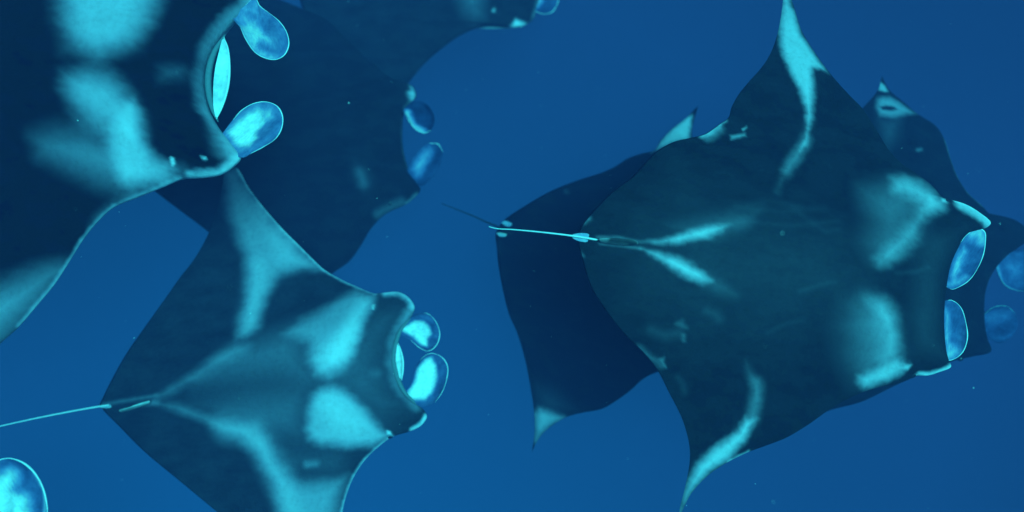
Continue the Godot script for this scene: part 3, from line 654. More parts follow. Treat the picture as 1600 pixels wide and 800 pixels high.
func ray_big_right() -> Dictionary:
	return {
		"label": "big dark manta ray seen whole with white tail and pale hooked wingtips, right",
		"place": v(1.663, 5.242, -3.421),
		"forward": v(0.925, 0.144, -0.351),
		"up": v(-0.021, 0.943, 0.333),
		"dark": 0.015,
		"slate": 0.8,
		"stations": 340,
		"chord": 190,
		"size": 1.108,
		"lead": [v(0.067, -0.462, -2.654), v(0.113, -0.379, -2.405), v(0.172, -0.287, -2.092), v(0.267, -0.238, -1.902), v(0.369, -0.199, -1.740), v(0.428, -0.181, -1.661), v(0.552, -0.153, -1.525), v(0.631, -0.138, -1.447), v(0.712, -0.114, -1.319), v(0.831, -0.081, -1.114), v(0.929, -0.068, -1.019), v(1.034, -0.061, -0.964), v(1.158, -0.052, -0.887), v(1.251, -0.042, -0.800), v(1.332, -0.041, -0.790), v(1.433, -0.040, -0.778), v(1.533, -0.035, -0.735), v(1.621, -0.029, -0.669), v(1.583, -0.025, -0.621), v(1.506, -0.023, -0.586), v(1.423, -0.019, -0.540), v(1.345, -0.011, -0.406), v(1.284, -0.005, -0.272), v(1.251, -0.001, -0.136), v(1.234, 0.000, 0.000), v(1.234, -0.002, 0.117), v(1.252, -0.007, 0.253), v(1.280, -0.014, 0.363), v(1.305, -0.019, 0.419), v(1.328, -0.023, 0.461), v(1.242, -0.029, 0.515), v(1.160, -0.033, 0.551), v(1.075, -0.035, 0.565), v(1.031, -0.039, 0.595), v(0.942, -0.045, 0.645), v(0.807, -0.052, 0.694), v(0.674, -0.063, 0.760), v(0.506, -0.084, 0.880), v(0.366, -0.112, 1.013), v(0.225, -0.139, 1.129), v(0.100, -0.157, 1.202), v(-0.025, -0.176, 1.270), v(-0.151, -0.200, 1.356), v(-0.274, -0.235, 1.469), v(-0.363, -0.281, 1.605), v(-0.398, -0.327, 1.733), v(-0.410, -0.367, 1.836)],
		"lead_middle": 24,
		"trail": [v(0.067, -0.462, -2.654), v(0.039, -0.394, -2.452), v(-0.009, -0.307, -2.164), v(-0.064, -0.244, -1.926), v(-0.122, -0.204, -1.763), v(-0.188, -0.176, -1.635), v(-0.287, -0.145, -1.484), v(-0.367, -0.120, -1.349), v(-0.420, -0.098, -1.222), v(-0.442, -0.084, -1.128), v(-0.509, -0.074, -1.059), v(-0.566, -0.065, -0.998), v(-0.622, -0.059, -0.948), v(-0.736, -0.052, -0.892), v(-0.849, -0.046, -0.837), v(-0.975, -0.035, -0.728), v(-1.125, -0.017, -0.505), v(-1.260, -0.009, -0.361), v(-1.355, -0.003, -0.227), v(-1.423, -0.001, -0.119), v(-1.452, -0.000, -0.057), v(-1.458, 0.000, 0.000), v(-1.450, -0.000, 0.054), v(-1.408, -0.003, 0.157), v(-1.317, -0.013, 0.340), v(-1.170, -0.027, 0.502), v(-1.033, -0.042, 0.621), v(-0.874, -0.058, 0.731), v(-0.761, -0.075, 0.831), v(-0.667, -0.099, 0.952), v(-0.540, -0.136, 1.116), v(-0.460, -0.175, 1.267), v(-0.428, -0.207, 1.377), v(-0.419, -0.266, 1.564), v(-0.421, -0.327, 1.732), v(-0.410, -0.367, 1.836)],
		"trail_middle": 21,
		"marks": [
			["patch", 0.62, 0.045, [w(0.025, -2.702), w(0.095, -2.722), w(0.098, -2.382), w(0.157, -2.072), w(0.252, -1.882), w(0.363, -1.705), w(0.300, -1.716), w(0.242, -1.708), w(0.243, -1.496), w(0.210, -1.245), w(0.167, -1.031), w(0.107, -0.948), w(0.148, -1.076), w(0.155, -1.285), w(0.103, -1.464), w(0.030, -1.647), w(-0.031, -1.840), w(-0.037, -2.057), w(0.010, -2.388)]],
			["patch", 0.2, 0.09, [w(0.170, -1.271), w(0.210, -1.245), w(0.182, -1.007), w(0.097, -0.871), w(-0.014, -0.709), w(-0.069, -0.570), w(-0.012, -0.774), w(0.058, -0.922), w(0.118, -1.070)]],
			["streak", 0.2, 0.06, [w(0.168, -1.075), w(0.082, -0.905), w(0.007, -0.767)], 0.02],
			["patch", 0.68, 0.05, [w(-0.435, 1.854), w(-0.428, 1.730), w(-0.419, 1.570), w(-0.393, 1.401), w(-0.277, 1.259), w(-0.158, 1.148), w(-0.110, 1.043), w(-0.027, 1.043), w(-0.073, 1.205), w(-0.157, 1.351), w(-0.282, 1.468), w(-0.370, 1.603), w(-0.404, 1.735), w(-0.401, 1.840)]],
			["patch", 0.2, 0.08, [w(-0.179, 0.668), w(-0.121, 0.729), w(-0.033, 0.802), w(-0.015, 0.892), w(-0.029, 1.057), w(-0.104, 1.166), w(-0.091, 0.996), w(-0.103, 0.862)]],
			["streak", 0.14, 0.06, [w(-0.073, 0.809), w(-0.047, 0.915), w(-0.063, 1.049), w(-0.126, 1.169)], 0.03],
			["streak", 0.6, 0.02, [w(-0.160, 1.356), w(-0.036, 1.270)], 0.006],
			["patch", 0.48, 0.09, [w(0.807, -0.871), w(0.939, -0.926), w(1.068, -0.900), w(1.187, -0.836), w(1.244, -0.762), w(1.217, -0.676), w(1.096, -0.626), w(1.028, -0.679), w(0.923, -0.720), w(0.807, -0.738)]],
			["patch", 0.5, 0.1, [w(1.104, -0.812), w(1.244, -0.762), w(1.217, -0.676), w(1.095, -0.620), w(1.007, -0.504), w(0.931, -0.367), w(0.784, -0.219), w(0.670, -0.121), w(0.585, -0.091), w(0.555, -0.145), w(0.648, -0.289), w(0.826, -0.457), w(0.970, -0.581)]],
			["patch", 0.18, 0.18, [w(0.547, -0.748), w(0.833, -0.882), w(1.067, -0.889), w(1.197, -0.739), w(1.025, -0.530), w(0.898, -0.337), w(0.661, -0.119), w(0.528, -0.122), w(0.461, -0.241), w(0.536, -0.467)]],
			["patch", 0.18, 0.18, [w(0.472, 0.112), w(0.634, 0.119), w(0.742, 0.214), w(0.815, 0.342), w(0.882, 0.489), w(0.821, 0.599), w(0.667, 0.646), w(0.555, 0.534), w(0.449, 0.339)]],
			["patch", 0.6, 0.12, [w(0.533, 0.137), w(0.649, 0.125), w(0.747, 0.213), w(0.815, 0.342), w(0.882, 0.489), w(0.814, 0.543), w(0.718, 0.507), w(0.674, 0.388), w(0.583, 0.255)]],
			["patch", 0.58, 0.05, [w(0.830, 0.489), w(0.874, 0.473), w(0.985, 0.506), w(0.963, 0.576), w(0.861, 0.650), w(0.698, 0.725), w(0.644, 0.698), w(0.599, 0.639), w(0.715, 0.577)]],
			["patch", 0.16, 0.22, [w(0.371, 0.181), w(0.538, 0.088), w(0.741, 0.205), w(0.888, 0.479), w(0.778, 0.699), w(0.611, 0.699), w(0.448, 0.550), w(0.350, 0.354)]],
			["patch", 0.6, 0.02, [w(1.201, -0.792), w(1.260, -0.786), w(1.253, -0.743), w(1.209, -0.742)]],
			["patch", 0.6, 0.02, [w(0.922, 0.508), w(0.985, 0.506), w(0.980, 0.551), w(0.938, 0.549)]],
			["streak", 0.9, 0.02, [w(1.332, -0.790), w(1.433, -0.778), w(1.533, -0.735), w(1.621, -0.669)], 0.015],
			["streak", 0.62, 0.04, [w(1.371, -0.761), w(1.482, -0.725), w(1.605, -0.650)], 0.045],
			["streak", 0.9, 0.02, [w(1.075, 0.565), w(1.160, 0.551), w(1.242, 0.515), w(1.328, 0.461)], 0.02],
			["streak", 0.35, 0.012, [w(1.423, -0.530), w(1.344, -0.401), w(1.284, -0.267), w(1.256, -0.132), w(1.239, -0.001), w(1.239, 0.126), w(1.257, 0.262), w(1.286, 0.372)], 0.004],
			["patch", 0.035, 0.45, [w(-1.345, -0.054), w(-0.851, -0.631), w(-0.145, -0.554), w(0.536, -0.467), w(0.629, 0.004), w(0.504, 0.373), w(-0.030, 0.627), w(-0.746, 0.654), w(-1.202, 0.333)]],
			["patch", 0.8, 0.05, [w(-1.018, -0.021), w(-0.909, -0.050), w(-0.805, -0.103), w(-0.666, -0.176), w(-0.548, -0.220), w(-0.438, -0.233), w(-0.483, -0.171), w(-0.610, -0.094), w(-0.778, -0.036), w(-0.927, -0.015)]],
			["patch", 0.08, 0.1, [w(-0.875, -0.169), w(-0.525, -0.325), w(-0.203, -0.410), w(-0.352, -0.178), w(-0.694, -0.053)]],
			["patch", 0.1, 0.1, [w(-0.784, -0.110), w(-0.436, -0.289), w(-0.205, -0.383), w(-0.306, -0.235), w(-0.567, -0.095)]],
			["patch", 0.8, 0.05, [w(-1.021, 0.030), w(-0.899, 0.036), w(-0.759, 0.057), w(-0.610, 0.115), w(-0.518, 0.179), w(-0.581, 0.210), w(-0.733, 0.176), w(-0.891, 0.102)]],
			["patch", 0.08, 0.1, [w(-0.682, 0.059), w(-0.499, 0.142), w(-0.348, 0.248), w(-0.566, 0.238)]],
			["patch", 0.1, 0.12, [w(-0.628, 0.139), w(-0.449, 0.178), w(-0.346, 0.256), w(-0.478, 0.246)]],
			["patch", 0.035, 0.12, [w(0.907, -0.500), w(1.373, -0.561), w(1.137, -0.107), w(1.189, 0.247), w(1.292, 0.444), w(0.948, 0.469), w(0.810, 0.236), w(0.825, -0.126)]],
			["streak", 0.25, 0.02, [w(-1.317, -0.007), w(-1.188, -0.025), w(-1.034, -0.014)], 0.004],
			["streak", 0.25, 0.02, [w(-1.299, 0.033), w(-1.159, 0.031), w(-1.029, 0.031)], 0.004],
			["patch", 0.6, 0.03, [w(-0.425, -0.980), w(-0.309, -1.026), w(-0.298, -0.990), w(-0.414, -0.945)]],
			["patch", 0.6, 0.02, [w(-0.339, -1.053), w(-0.300, -1.088), w(-0.290, -1.068), w(-0.329, -1.033)]],
			["streak", 0.55, 0.03, [w(-0.638, -0.932), w(-0.572, -0.983), w(-0.516, -1.038), w(-0.469, -1.103)], 0.01],
			["streak", 0.3, 0.05, [w(-0.589, -0.936), w(-0.505, -1.019)], 0.02],
			["patch", 0.25, 0.05, [w(-0.697, 0.495), w(-0.666, 0.468), w(-0.622, 0.513), w(-0.656, 0.518)]],
			["patch", 0.3, 0.03, [w(-0.643, 0.560), w(-0.622, 0.556), w(-0.611, 0.607), w(-0.633, 0.610)]],
			["patch", 0.35, 0.03, [w(-0.772, 0.755), w(-0.733, 0.722), w(-0.734, 0.766), w(-0.710, 0.797), w(-0.741, 0.776)]],
			["streak", 0.06, 0.06, [w(-0.861, 0.564), w(-0.758, 0.587), w(-0.675, 0.556)], 0.012],
			["streak", 0.14, 0.04, [w(-0.916, 0.704), w(-0.817, 0.753), w(-0.748, 0.786)], 0.01],
			["streak", 0.06, 0.05, [w(-0.514, 0.380), w(-0.443, 0.399), w(-0.420, 0.421)], 0.012],
			["streak", 0.04, 0.04, [w(-0.619, 0.852), w(-0.576, 0.889), w(-0.558, 0.939)], 0.01],
			["streak", 0.3, 0.03, [w(-1.432, -0.107), w(-1.400, -0.135)], 0.01],
			["streak", 0.3, 0.02, [w(-1.432, 0.116), w(-1.411, 0.140)], 0.008],
			["streak", 0.025, 0.05, [w(-0.386, -0.402), w(-0.065, -0.409), w(0.270, -0.500)], 0.008],
			["streak", 0.05, 0.03, [w(0.066, 0.164), w(0.185, 0.102), w(0.289, 0.064)], 0.005],
			["streak", 0.03, 0.04, [w(0.032, -0.455), w(0.232, -0.294), w(0.323, -0.329)], 0.006],
			["streak", 0.03, 0.04, [w(-0.348, -0.279), w(0.013, -0.307), w(0.338, -0.401)], 0.005],
			["streak", 0.03, 0.03, [w(-0.072, 0.461), w(0.037, 0.379), w(0.136, 0.343)], 0.005],
			["streak", 0.025, 0.05, [w(-0.434, -0.341), w(-0.150, -0.489), w(0.082, -0.480)], 0.008],
			["streak", 0.04, 0.03, [w(0.722, -0.072), w(0.880, -0.115), w(1.002, -0.176)], 0.004]],
		"fins": [{"outline": [v(1.273, -0.011, -0.113), v(1.291, -0.015, -0.276), v(1.363, -0.023, -0.436), v(1.441, -0.030, -0.546), v(1.524, -0.034, -0.607), v(1.575, -0.033, -0.591), v(1.575, -0.025, -0.480), v(1.537, -0.018, -0.344), v(1.456, -0.013, -0.203), v(1.372, -0.011, -0.130), v(1.313, -0.011, -0.101)], "cup": 0.04, "tone": 0.14, "rim": [v(1.273, -0.011, -0.113), v(1.291, -0.015, -0.276), v(1.363, -0.023, -0.436), v(1.441, -0.030, -0.546), v(1.524, -0.034, -0.607), v(1.575, -0.033, -0.591), v(1.575, -0.025, -0.480), v(1.537, -0.018, -0.344), v(1.456, -0.013, -0.203), v(1.372, -0.011, -0.130), v(1.313, -0.011, -0.101), v(1.273, -0.011, -0.113)], "rim_radius": 0.0046, "faint": false, "marks": [
			["patch", 0.55, 0.05, [w(1.307, -0.205), w(1.347, -0.359), w(1.418, -0.451), w(1.458, -0.419), w(1.406, -0.272), w(1.337, -0.162)]],
			["streak", 0.5, 0.05, [w(1.477, -0.553), w(1.539, -0.584), w(1.557, -0.522)], 0.03],
			["streak", 0.35, 0.03, [w(1.298, -0.132), w(1.376, -0.169), w(1.436, -0.219)], 0.012]]}, {"outline": [v(1.251, -0.010, 0.005), v(1.310, -0.010, -0.019), v(1.380, -0.010, 0.016), v(1.427, -0.012, 0.121), v(1.444, -0.016, 0.244), v(1.417, -0.023, 0.340), v(1.359, -0.027, 0.400), v(1.297, -0.029, 0.415), v(1.264, -0.021, 0.320), v(1.244, -0.013, 0.161)], "cup": 0.04, "tone": 0.14, "rim": [v(1.251, -0.010, 0.005), v(1.310, -0.010, -0.019), v(1.380, -0.010, 0.016), v(1.427, -0.012, 0.121), v(1.444, -0.016, 0.244), v(1.417, -0.023, 0.340), v(1.359, -0.027, 0.400), v(1.297, -0.029, 0.415), v(1.264, -0.021, 0.320)], "rim_radius": 0.0046, "faint": false, "marks": [
			["patch", 0.5, 0.05, [w(1.258, 0.042), w(1.313, 0.079), w(1.340, 0.215), w(1.329, 0.332), w(1.275, 0.272)]],
			["streak", 0.5, 0.06, [w(1.304, 0.386), w(1.368, 0.339)], 0.025]]}],
		"nose": 1.234,
		"eyes": [v(1.259, -0.038, -0.765), v(1.045, -0.034, 0.556)],
		"tail": [v(-1.313, 0.015, 0.010), v(-1.450, 0.015, 0.011), v(-1.563, 0.015, 0.016), v(-1.742, 0.015, 0.028), v(-1.920, 0.015, 0.044), v(-2.026, 0.015, 0.057), v(-2.080, 0.015, 0.053)], "tail_radius": 0.008, "tail_tone": 0.75,
		"pelvic": [[v(-1.500, 0.012, 0.006), v(-1.449, 0.012, -0.017), v(-1.385, 0.012, -0.020), v(-1.386, 0.012, 0.004), v(-1.454, 0.012, 0.011)], [v(-1.497, 0.012, 0.024), v(-1.452, 0.012, 0.020), v(-1.384, 0.012, 0.022), v(-1.391, 0.012, 0.037), v(-1.459, 0.012, 0.040)]],
		"dorsal": [v(-1.319, 0.062, 0.012), v(-1.259, 0.073, 0.001), v(-1.152, 0.093, -0.007), v(-1.066, 0.109, -0.005), v(-1.055, 0.111, 0.012), v(-1.126, 0.097, 0.031), v(-1.233, 0.077, 0.037), v(-1.308, 0.064, 0.029)],
		"dorsal_marks": [
			["streak", 0.3, 0.012, [w(-1.318, 0.017), w(-1.217, -0.005), w(-1.066, -0.005), w(-1.055, 0.012)], 0.003],
			["streak", 0.25, 0.012, [w(-1.307, 0.033), w(-1.233, 0.039), w(-1.126, 0.033)], 0.003],
			["streak", 0.4, 0.02, [w(-1.327, 0.018), w(-1.275, 0.011)], 0.01]],
	}


func ray_beneath() -> Dictionary:
	return {
		"label": "dark violet manta ray with two pale wingtips passing beneath the big one on the right",
		"place": v(1.338, 3.090, -4.129),
		"forward": v(0.988, 0.145, -0.058),
		"up": v(-0.114, 0.925, 0.363),
		"dark": 0.01,
		"slate": 0.72,
		"stations": 150,
		"chord": 80,
		"size": 1.100,
		"lead": [v(-0.232, -0.427, -2.404), v(-0.210, -0.344, -2.158), v(-0.180, -0.294, -1.995), v(-0.068, -0.231, -1.770), v(0.156, -0.149, -1.419), v(0.491, -0.087, -1.084), v(0.824, -0.053, -0.850), v(1.128, -0.035, -0.689), v(1.352, -0.027, -0.608), v(1.456, -0.022, -0.547), v(1.428, -0.011, -0.387), v(1.341, -0.003, -0.186), v(1.293, -0.000, 0.000), v(1.328, -0.004, 0.195), v(1.311, -0.010, 0.321), v(1.122, -0.015, 0.396), v(0.860, -0.018, 0.428), v(0.623, -0.026, 0.519), v(0.441, -0.042, 0.660), v(0.352, -0.058, 0.771), v(0.284, -0.084, 0.928), v(0.188, -0.118, 1.099), v(0.102, -0.144, 1.216), v(-0.056, -0.173, 1.332), v(-0.158, -0.195, 1.415), v(-0.247, -0.228, 1.528), v(-0.320, -0.274, 1.675), v(-0.347, -0.316, 1.801), v(-0.346, -0.355, 1.908)],
		"lead_middle": 12,
		"trail": [v(-0.232, -0.427, -2.404), v(-0.306, -0.346, -2.165), v(-0.403, -0.278, -1.942), v(-0.466, -0.220, -1.727), v(-0.488, -0.184, -1.577), v(-0.601, -0.160, -1.472), v(-0.717, -0.133, -1.341), v(-0.782, -0.110, -1.220), v(-0.877, -0.087, -1.086), v(-1.087, -0.056, -0.871), v(-1.310, -0.028, -0.614), v(-1.506, -0.007, -0.312), v(-1.607, -0.001, -0.131), v(-1.641, 0.000, 0.000), v(-1.626, -0.001, 0.077), v(-1.564, -0.003, 0.176), v(-1.480, -0.010, 0.322), v(-1.324, -0.029, 0.542), v(-1.153, -0.055, 0.751), v(-0.993, -0.077, 0.891), v(-0.813, -0.116, 1.090), v(-0.657, -0.164, 1.298), v(-0.513, -0.223, 1.512), v(-0.411, -0.286, 1.711), v(-0.346, -0.355, 1.908)],
		"trail_middle": 13,
		"marks": [
			["patch", 0.8, 0.04, [w(-0.505, -1.531), w(-0.472, -1.732), w(-0.410, -1.947), w(-0.305, -2.193), w(-0.251, -2.244), w(-0.211, -2.045), w(-0.175, -1.890), w(-0.337, -1.738)]],
			["patch", 0.5, 0.07, [w(-0.499, 1.541), w(-0.482, 1.456), w(-0.390, 1.440), w(-0.223, 1.432), w(-0.152, 1.433), w(-0.261, 1.562), w(-0.325, 1.698), w(-0.351, 1.809), w(-0.382, 1.803)]],
			["patch", 0.08, 0.2, [w(-0.598, 1.272), w(-0.384, 1.242), w(-0.129, 1.331), w(-0.334, 1.498), w(-0.478, 1.496)]],
			["streak", 0.1, 0.04, [w(-1.578, 0.147), w(-1.537, 0.218)], 0.01],
			["patch", 0.1, 0.03, [w(-1.189, -0.675), w(-1.164, -0.721), w(-1.122, -0.691), w(-1.146, -0.646)]]],
		"fins": [{"outline": [v(1.335, 0.018, -0.181), v(1.415, 0.011, -0.341), v(1.522, 0.006, -0.429), v(1.649, 0.008, -0.402), v(1.687, 0.014, -0.291), v(1.613, 0.018, -0.170), v(1.503, 0.019, -0.097), v(1.404, 0.019, -0.086)], "cup": 0.04, "tone": 0.1, "rim": [v(1.415, 0.011, -0.341), v(1.522, 0.006, -0.429), v(1.649, 0.008, -0.402), v(1.687, 0.014, -0.291), v(1.613, 0.018, -0.170)], "rim_radius": 0.0046, "faint": false, "marks": []}, {"outline": [v(1.299, 0.020, 0.034), v(1.387, 0.020, -0.042), v(1.519, 0.020, -0.055), v(1.599, 0.020, 0.034), v(1.564, 0.018, 0.155), v(1.456, 0.015, 0.226), v(1.345, 0.017, 0.188)], "cup": 0.04, "tone": 0.1, "rim": [v(1.387, 0.020, -0.042), v(1.519, 0.020, -0.055), v(1.599, 0.020, 0.034), v(1.564, 0.018, 0.155), v(1.456, 0.015, 0.226)], "rim_radius": 0.0046, "faint": false, "marks": []}],
		"nose": 1.293,
		"eyes": [v(1.380, -0.020, -0.525), v(1.261, -0.010, 0.317)],
		"tail": [v(-1.474, 0.015, -0.006), v(-1.648, 0.015, -0.015), v(-1.771, 0.015, -0.010), v(-1.920, 0.015, -0.010), v(-2.102, 0.015, -0.001), v(-2.285, 0.015, 0.008)], "tail_radius": 0.011, "tail_tone": 0.02,
		"pelvic": [[v(-1.624, 0.012, -0.073), v(-1.596, 0.011, -0.109), v(-1.521, 0.011, -0.107), v(-1.527, 0.012, -0.073), v(-1.588, 0.012, -0.060)], [v(-1.624, 0.012, 0.049), v(-1.576, 0.012, 0.026), v(-1.507, 0.012, 0.017), v(-1.522, 0.012, 0.046), v(-1.586, 0.012, 0.069)]],
	}


func ray_right_edge() -> Dictionary:
	return {
		"label": "dim manta ray behind the big one, dark slit across its small pale wingtip",
		"place": v(3.016, 4.154, -4.889),
		"forward": v(0.942, 0.109, -0.319),
		"up": v(0.006, 0.941, 0.339),
		"dark": 0.014,
		"slate": 0.72,
		"stations": 150,
		"chord": 80,
		"size": 0.989,
		"lead": [v(0.136, -0.368, -2.386), v(0.168, -0.334, -2.274), v(0.219, -0.309, -2.187), v(0.362, -0.281, -2.086), v(0.491, -0.256, -1.992), v(0.705, -0.229, -1.883), v(0.786, -0.196, -1.740), v(0.834, -0.153, -1.538), v(0.899, -0.116, -1.340), v(1.004, -0.091, -1.185), v(1.161, -0.075, -1.075), v(1.276, -0.062, -0.977), v(1.403, -0.067, -1.015), v(1.543, -0.065, -1.000), v(1.638, -0.057, -0.940), v(1.648, -0.045, -0.832), v(1.533, -0.033, -0.709), v(1.360, -0.018, -0.535), v(1.229, -0.007, -0.321), v(1.177, -0.001, -0.141), v(1.174, -0.000, -0.000), v(1.205, -0.007, 0.157), v(1.257, -0.019, 0.270), v(1.327, -0.037, 0.373), v(1.162, -0.055, 0.457), v(0.986, -0.077, 0.537), v(0.769, -0.123, 0.681), v(0.513, -0.201, 0.870), v(0.248, -0.314, 1.088), v(0.011, -0.390, 1.213), v(-0.187, -0.479, 1.344), v(-0.409, -0.542, 1.430), v(-0.649, -0.581, 1.480), v(-0.859, -0.565, 1.459)],
		"lead_middle": 20,
		"trail": [v(0.136, -0.368, -2.386), v(0.072, -0.306, -2.177), v(-0.041, -0.257, -1.993), v(-0.141, -0.222, -1.851), v(-0.310, -0.155, -1.547), v(-0.524, -0.087, -1.158), v(-0.828, -0.029, -0.666), v(-1.118, -0.007, -0.332), v(-1.393, -0.000, -0.000), v(-1.341, -0.013, 0.223), v(-1.254, -0.103, 0.623), v(-1.087, -0.303, 1.068), v(-0.859, -0.565, 1.459)],
		"trail_middle": 8,
		"marks": [
			["patch", 0.34, 0.05, [w(0.035, -2.071), w(0.095, -2.105), w(0.183, -2.122), w(0.287, -2.078), w(0.424, -2.003), w(0.486, -1.972), w(0.352, -1.917), w(0.197, -1.834), w(0.048, -1.815), w(0.011, -1.917)]],
			["patch", 0.5, 0.02, [w(0.098, -2.310), w(0.151, -2.257), w(0.187, -2.174), w(0.142, -2.152), w(0.071, -2.165)]],
			["dark", 1, 0.02, [w(0.055, -1.946), w(0.137, -1.993), w(0.230, -1.996), w(0.270, -1.967), w(0.196, -1.921), w(0.095, -1.909)]],
			["dark", 1, 0.015, [w(0.047, -2.141), w(0.141, -2.144), w(0.191, -2.133), w(0.109, -2.101), w(0.044, -2.098)]],
			["patch", 0.1, 0.15, [w(0.032, -1.787), w(0.307, -1.889), w(0.256, -1.616), w(0.110, -1.390), w(0.053, -1.599)]],
			["streak", 0.4, 0.02, [w(0.786, -1.740), w(0.834, -1.538), w(0.899, -1.340), w(1.004, -1.185), w(1.161, -1.075)], 0.003],
			["streak", 0.3, 0.02, [w(0.448, -1.517), w(0.498, -1.545)], 0.006],
			["streak", 0.1, 0.05, [w(1.229, -0.295), w(1.187, -0.092), w(1.207, 0.125)], 0.01]],
		"fins": [{"outline": [v(1.299, -0.016, -0.494), v(1.329, -0.010, -0.396), v(1.400, -0.006, -0.301), v(1.496, -0.005, -0.271), v(1.619, -0.005, -0.285), v(1.740, -0.009, -0.371), v(1.795, -0.016, -0.502), v(1.768, -0.027, -0.643), v(1.672, -0.033, -0.715), v(1.533, -0.031, -0.696), v(1.394, -0.024, -0.609)], "cup": 0.04, "tone": 0.1, "rim": [v(1.299, -0.016, -0.494), v(1.329, -0.010, -0.396), v(1.400, -0.006, -0.301), v(1.496, -0.005, -0.271), v(1.619, -0.005, -0.285)], "rim_radius": 0.0046, "faint": true, "marks": [
			["patch", 0.15, 0.08, [w(1.395, -0.529), w(1.601, -0.611), w(1.636, -0.453), w(1.501, -0.356)]],
			["streak", 0.3, 0.03, [w(1.313, -0.478), w(1.400, -0.307), w(1.537, -0.280)], 0.012]]}, {"outline": [v(1.198, -0.001, 0.045), v(1.298, -0.000, -0.053), v(1.437, -0.001, -0.090), v(1.529, -0.000, -0.034), v(1.553, -0.002, 0.094), v(1.483, -0.013, 0.222), v(1.374, -0.021, 0.282), v(1.266, -0.016, 0.243), v(1.209, -0.005, 0.143)], "cup": 0.04, "tone": 0.08, "rim": [v(1.198, -0.001, 0.045), v(1.298, -0.000, -0.053), v(1.437, -0.001, -0.090), v(1.529, -0.000, -0.034)], "rim_radius": 0.0046, "faint": true, "marks": [
			["patch", 0.16, 0.08, [w(1.231, 0.038), w(1.346, -0.038), w(1.467, -0.052), w(1.472, 0.023), w(1.370, 0.090), w(1.283, 0.140)]]]}],
		"nose": 1.174,
		"eyes": [v(1.330, -0.055, -0.921), v(1.041, -0.067, 0.501)],
	}


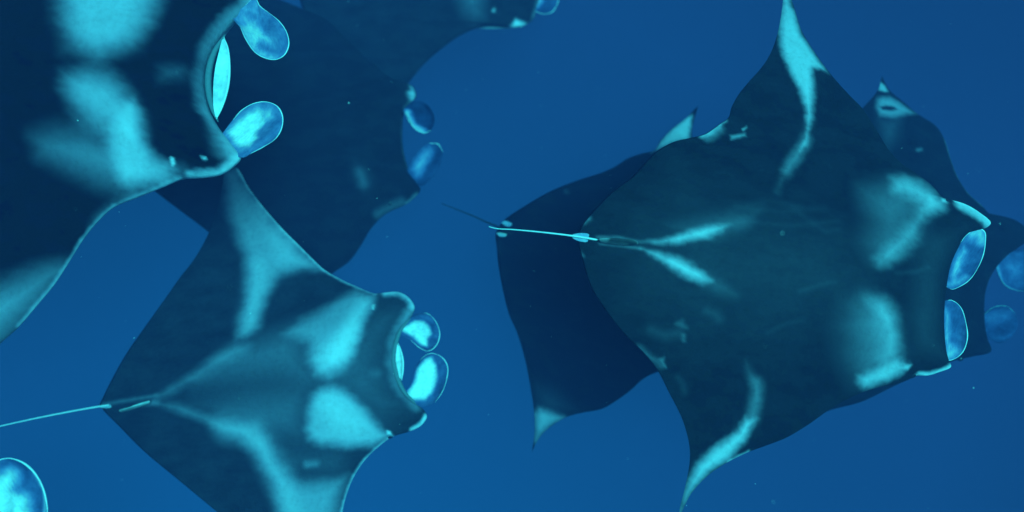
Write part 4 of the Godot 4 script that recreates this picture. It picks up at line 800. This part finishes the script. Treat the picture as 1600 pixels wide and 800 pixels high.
func ray_below_frame() -> Dictionary:
	return {
		"label": "manta ray showing only one round glowing head fin, bottom left corner",
		"place": v(-1.470, 2.906, 1.450),
		"forward": v(-0.491, 0.329, -0.806),
		"up": v(-0.079, 0.905, 0.417),
		"dark": 0.02,
		"slate": 0.72,
		"stations": 120,
		"chord": 50,
		"size": 1.209,
		"lead": [v(-0.252, -0.432, -2.780), v(-0.146, -0.386, -2.574), v(-0.016, -0.315, -2.323), v(0.127, -0.253, -2.080), v(0.230, -0.215, -1.914), v(0.327, -0.172, -1.712), v(0.405, -0.140, -1.546), v(0.462, -0.113, -1.387), v(0.529, -0.082, -1.184), v(0.586, -0.066, -1.058), v(0.670, -0.050, -0.927), v(0.797, -0.041, -0.836), v(0.932, -0.033, -0.745), v(1.110, -0.027, -0.675), v(1.218, -0.027, -0.677), v(1.290, -0.025, -0.646), v(1.316, -0.020, -0.581), v(1.250, -0.014, -0.483), v(1.192, -0.009, -0.397), v(1.120, -0.005, -0.284), v(1.063, -0.002, -0.176), v(1.029, -0.000, -0.057), v(1.027, 0.000, -0.000), v(1.029, -0.000, 0.072), v(1.059, -0.002, 0.195), v(1.106, -0.005, 0.283), v(1.154, -0.007, 0.340), v(1.209, -0.010, 0.404), v(1.252, -0.013, 0.465), v(1.195, -0.017, 0.534), v(1.130, -0.021, 0.581), v(1.035, -0.023, 0.608), v(0.914, -0.024, 0.630), v(0.793, -0.029, 0.694), v(0.643, -0.037, 0.773), v(0.502, -0.044, 0.849), v(0.397, -0.056, 0.958), v(0.321, -0.069, 1.059), v(0.224, -0.091, 1.217), v(0.146, -0.109, 1.336), v(0.049, -0.130, 1.456), v(-0.069, -0.156, 1.596), v(-0.187, -0.178, 1.706), v(-0.345, -0.211, 1.859), v(-0.487, -0.246, 2.007), v(-0.612, -0.280, 2.139)],
		"lead_middle": 22,
		"trail": [v(-0.252, -0.432, -2.780), v(-0.316, -0.286, -2.212), v(-0.475, -0.122, -1.439), v(-0.698, -0.037, -0.791), v(-0.913, -0.008, -0.369), v(-1.092, -0.001, -0.120), v(-1.165, -0.000, -0.000), v(-1.113, -0.001, 0.118), v(-0.978, -0.008, 0.356), v(-0.833, -0.033, 0.735), v(-0.704, -0.097, 1.257), v(-0.626, -0.196, 1.790), v(-0.612, -0.280, 2.139)],
		"trail_middle": 6,
		"marks": [
			["patch", 0.6, 0.1, [w(0.335, 0.277), w(0.471, 0.227), w(0.587, 0.218), w(0.714, 0.331), w(0.754, 0.511), w(0.899, 0.629), w(0.733, 0.722), w(0.483, 0.691), w(0.309, 0.358)]],
			["patch", 0.6, 0.1, [w(0.356, 0.118), w(0.479, 0.163), w(0.597, 0.148), w(0.768, -0.035), w(0.854, -0.343), w(1.010, -0.618), w(0.869, -0.700), w(0.620, -0.612), w(0.361, 0.020)]]],
		"fins": [{"outline": [v(1.358, 0.050, 0.087), v(1.485, 0.050, 0.068), v(1.607, 0.049, 0.100), v(1.678, 0.048, 0.172), v(1.701, 0.046, 0.247), v(1.680, 0.043, 0.337), v(1.629, 0.040, 0.413), v(1.551, 0.036, 0.476), v(1.451, 0.033, 0.521), v(1.348, 0.032, 0.543), v(1.244, 0.033, 0.533), v(1.172, 0.036, 0.470), v(1.146, 0.041, 0.374), v(1.173, 0.047, 0.237), v(1.257, 0.049, 0.143)], "cup": 0.05, "tone": 0.12, "rim": [v(1.358, 0.050, 0.087), v(1.485, 0.050, 0.068), v(1.607, 0.049, 0.100), v(1.678, 0.048, 0.172), v(1.701, 0.046, 0.247), v(1.680, 0.043, 0.337), v(1.629, 0.040, 0.413), v(1.551, 0.036, 0.476), v(1.451, 0.033, 0.521), v(1.348, 0.032, 0.543), v(1.244, 0.033, 0.533), v(1.172, 0.036, 0.470), v(1.146, 0.041, 0.374)], "rim_radius": 0.0065, "faint": false, "marks": [
			["patch", 0.9, 0.07, [w(1.478, 0.102), w(1.601, 0.167), w(1.645, 0.259), w(1.614, 0.305), w(1.546, 0.314), w(1.505, 0.304), w(1.468, 0.390), w(1.369, 0.428), w(1.210, 0.425), w(1.186, 0.268), w(1.281, 0.152)]],
			["dark", 0.5, 0.03, [w(1.516, 0.278), w(1.502, 0.320), w(1.477, 0.308), w(1.491, 0.240)]],
			["dark", 0.6, 0.05, [w(1.463, 0.240), w(1.464, 0.277), w(1.366, 0.323), w(1.188, 0.340), w(1.187, 0.300)]],
			["streak", 0.5, 0.02, [w(1.601, 0.412), w(1.510, 0.473), w(1.411, 0.507), w(1.311, 0.516)], 0.012]]}, {"outline": [v(1.218, 0.040, -0.406), v(1.334, 0.037, -0.470), v(1.434, 0.037, -0.466), v(1.478, 0.041, -0.386), v(1.443, 0.046, -0.272), v(1.346, 0.048, -0.204), v(1.228, 0.048, -0.202), v(1.146, 0.046, -0.264)], "cup": 0.05, "tone": 0.12, "rim": [v(1.218, 0.040, -0.406), v(1.334, 0.037, -0.470), v(1.434, 0.037, -0.466), v(1.478, 0.041, -0.386), v(1.443, 0.046, -0.272), v(1.346, 0.048, -0.204), v(1.228, 0.048, -0.202)], "rim_radius": 0.0046, "faint": false, "marks": []}],
		"nose": 1.027,
		"eyes": [v(0.868, -0.020, 0.571), v(0.850, -0.021, -0.602)],
	}
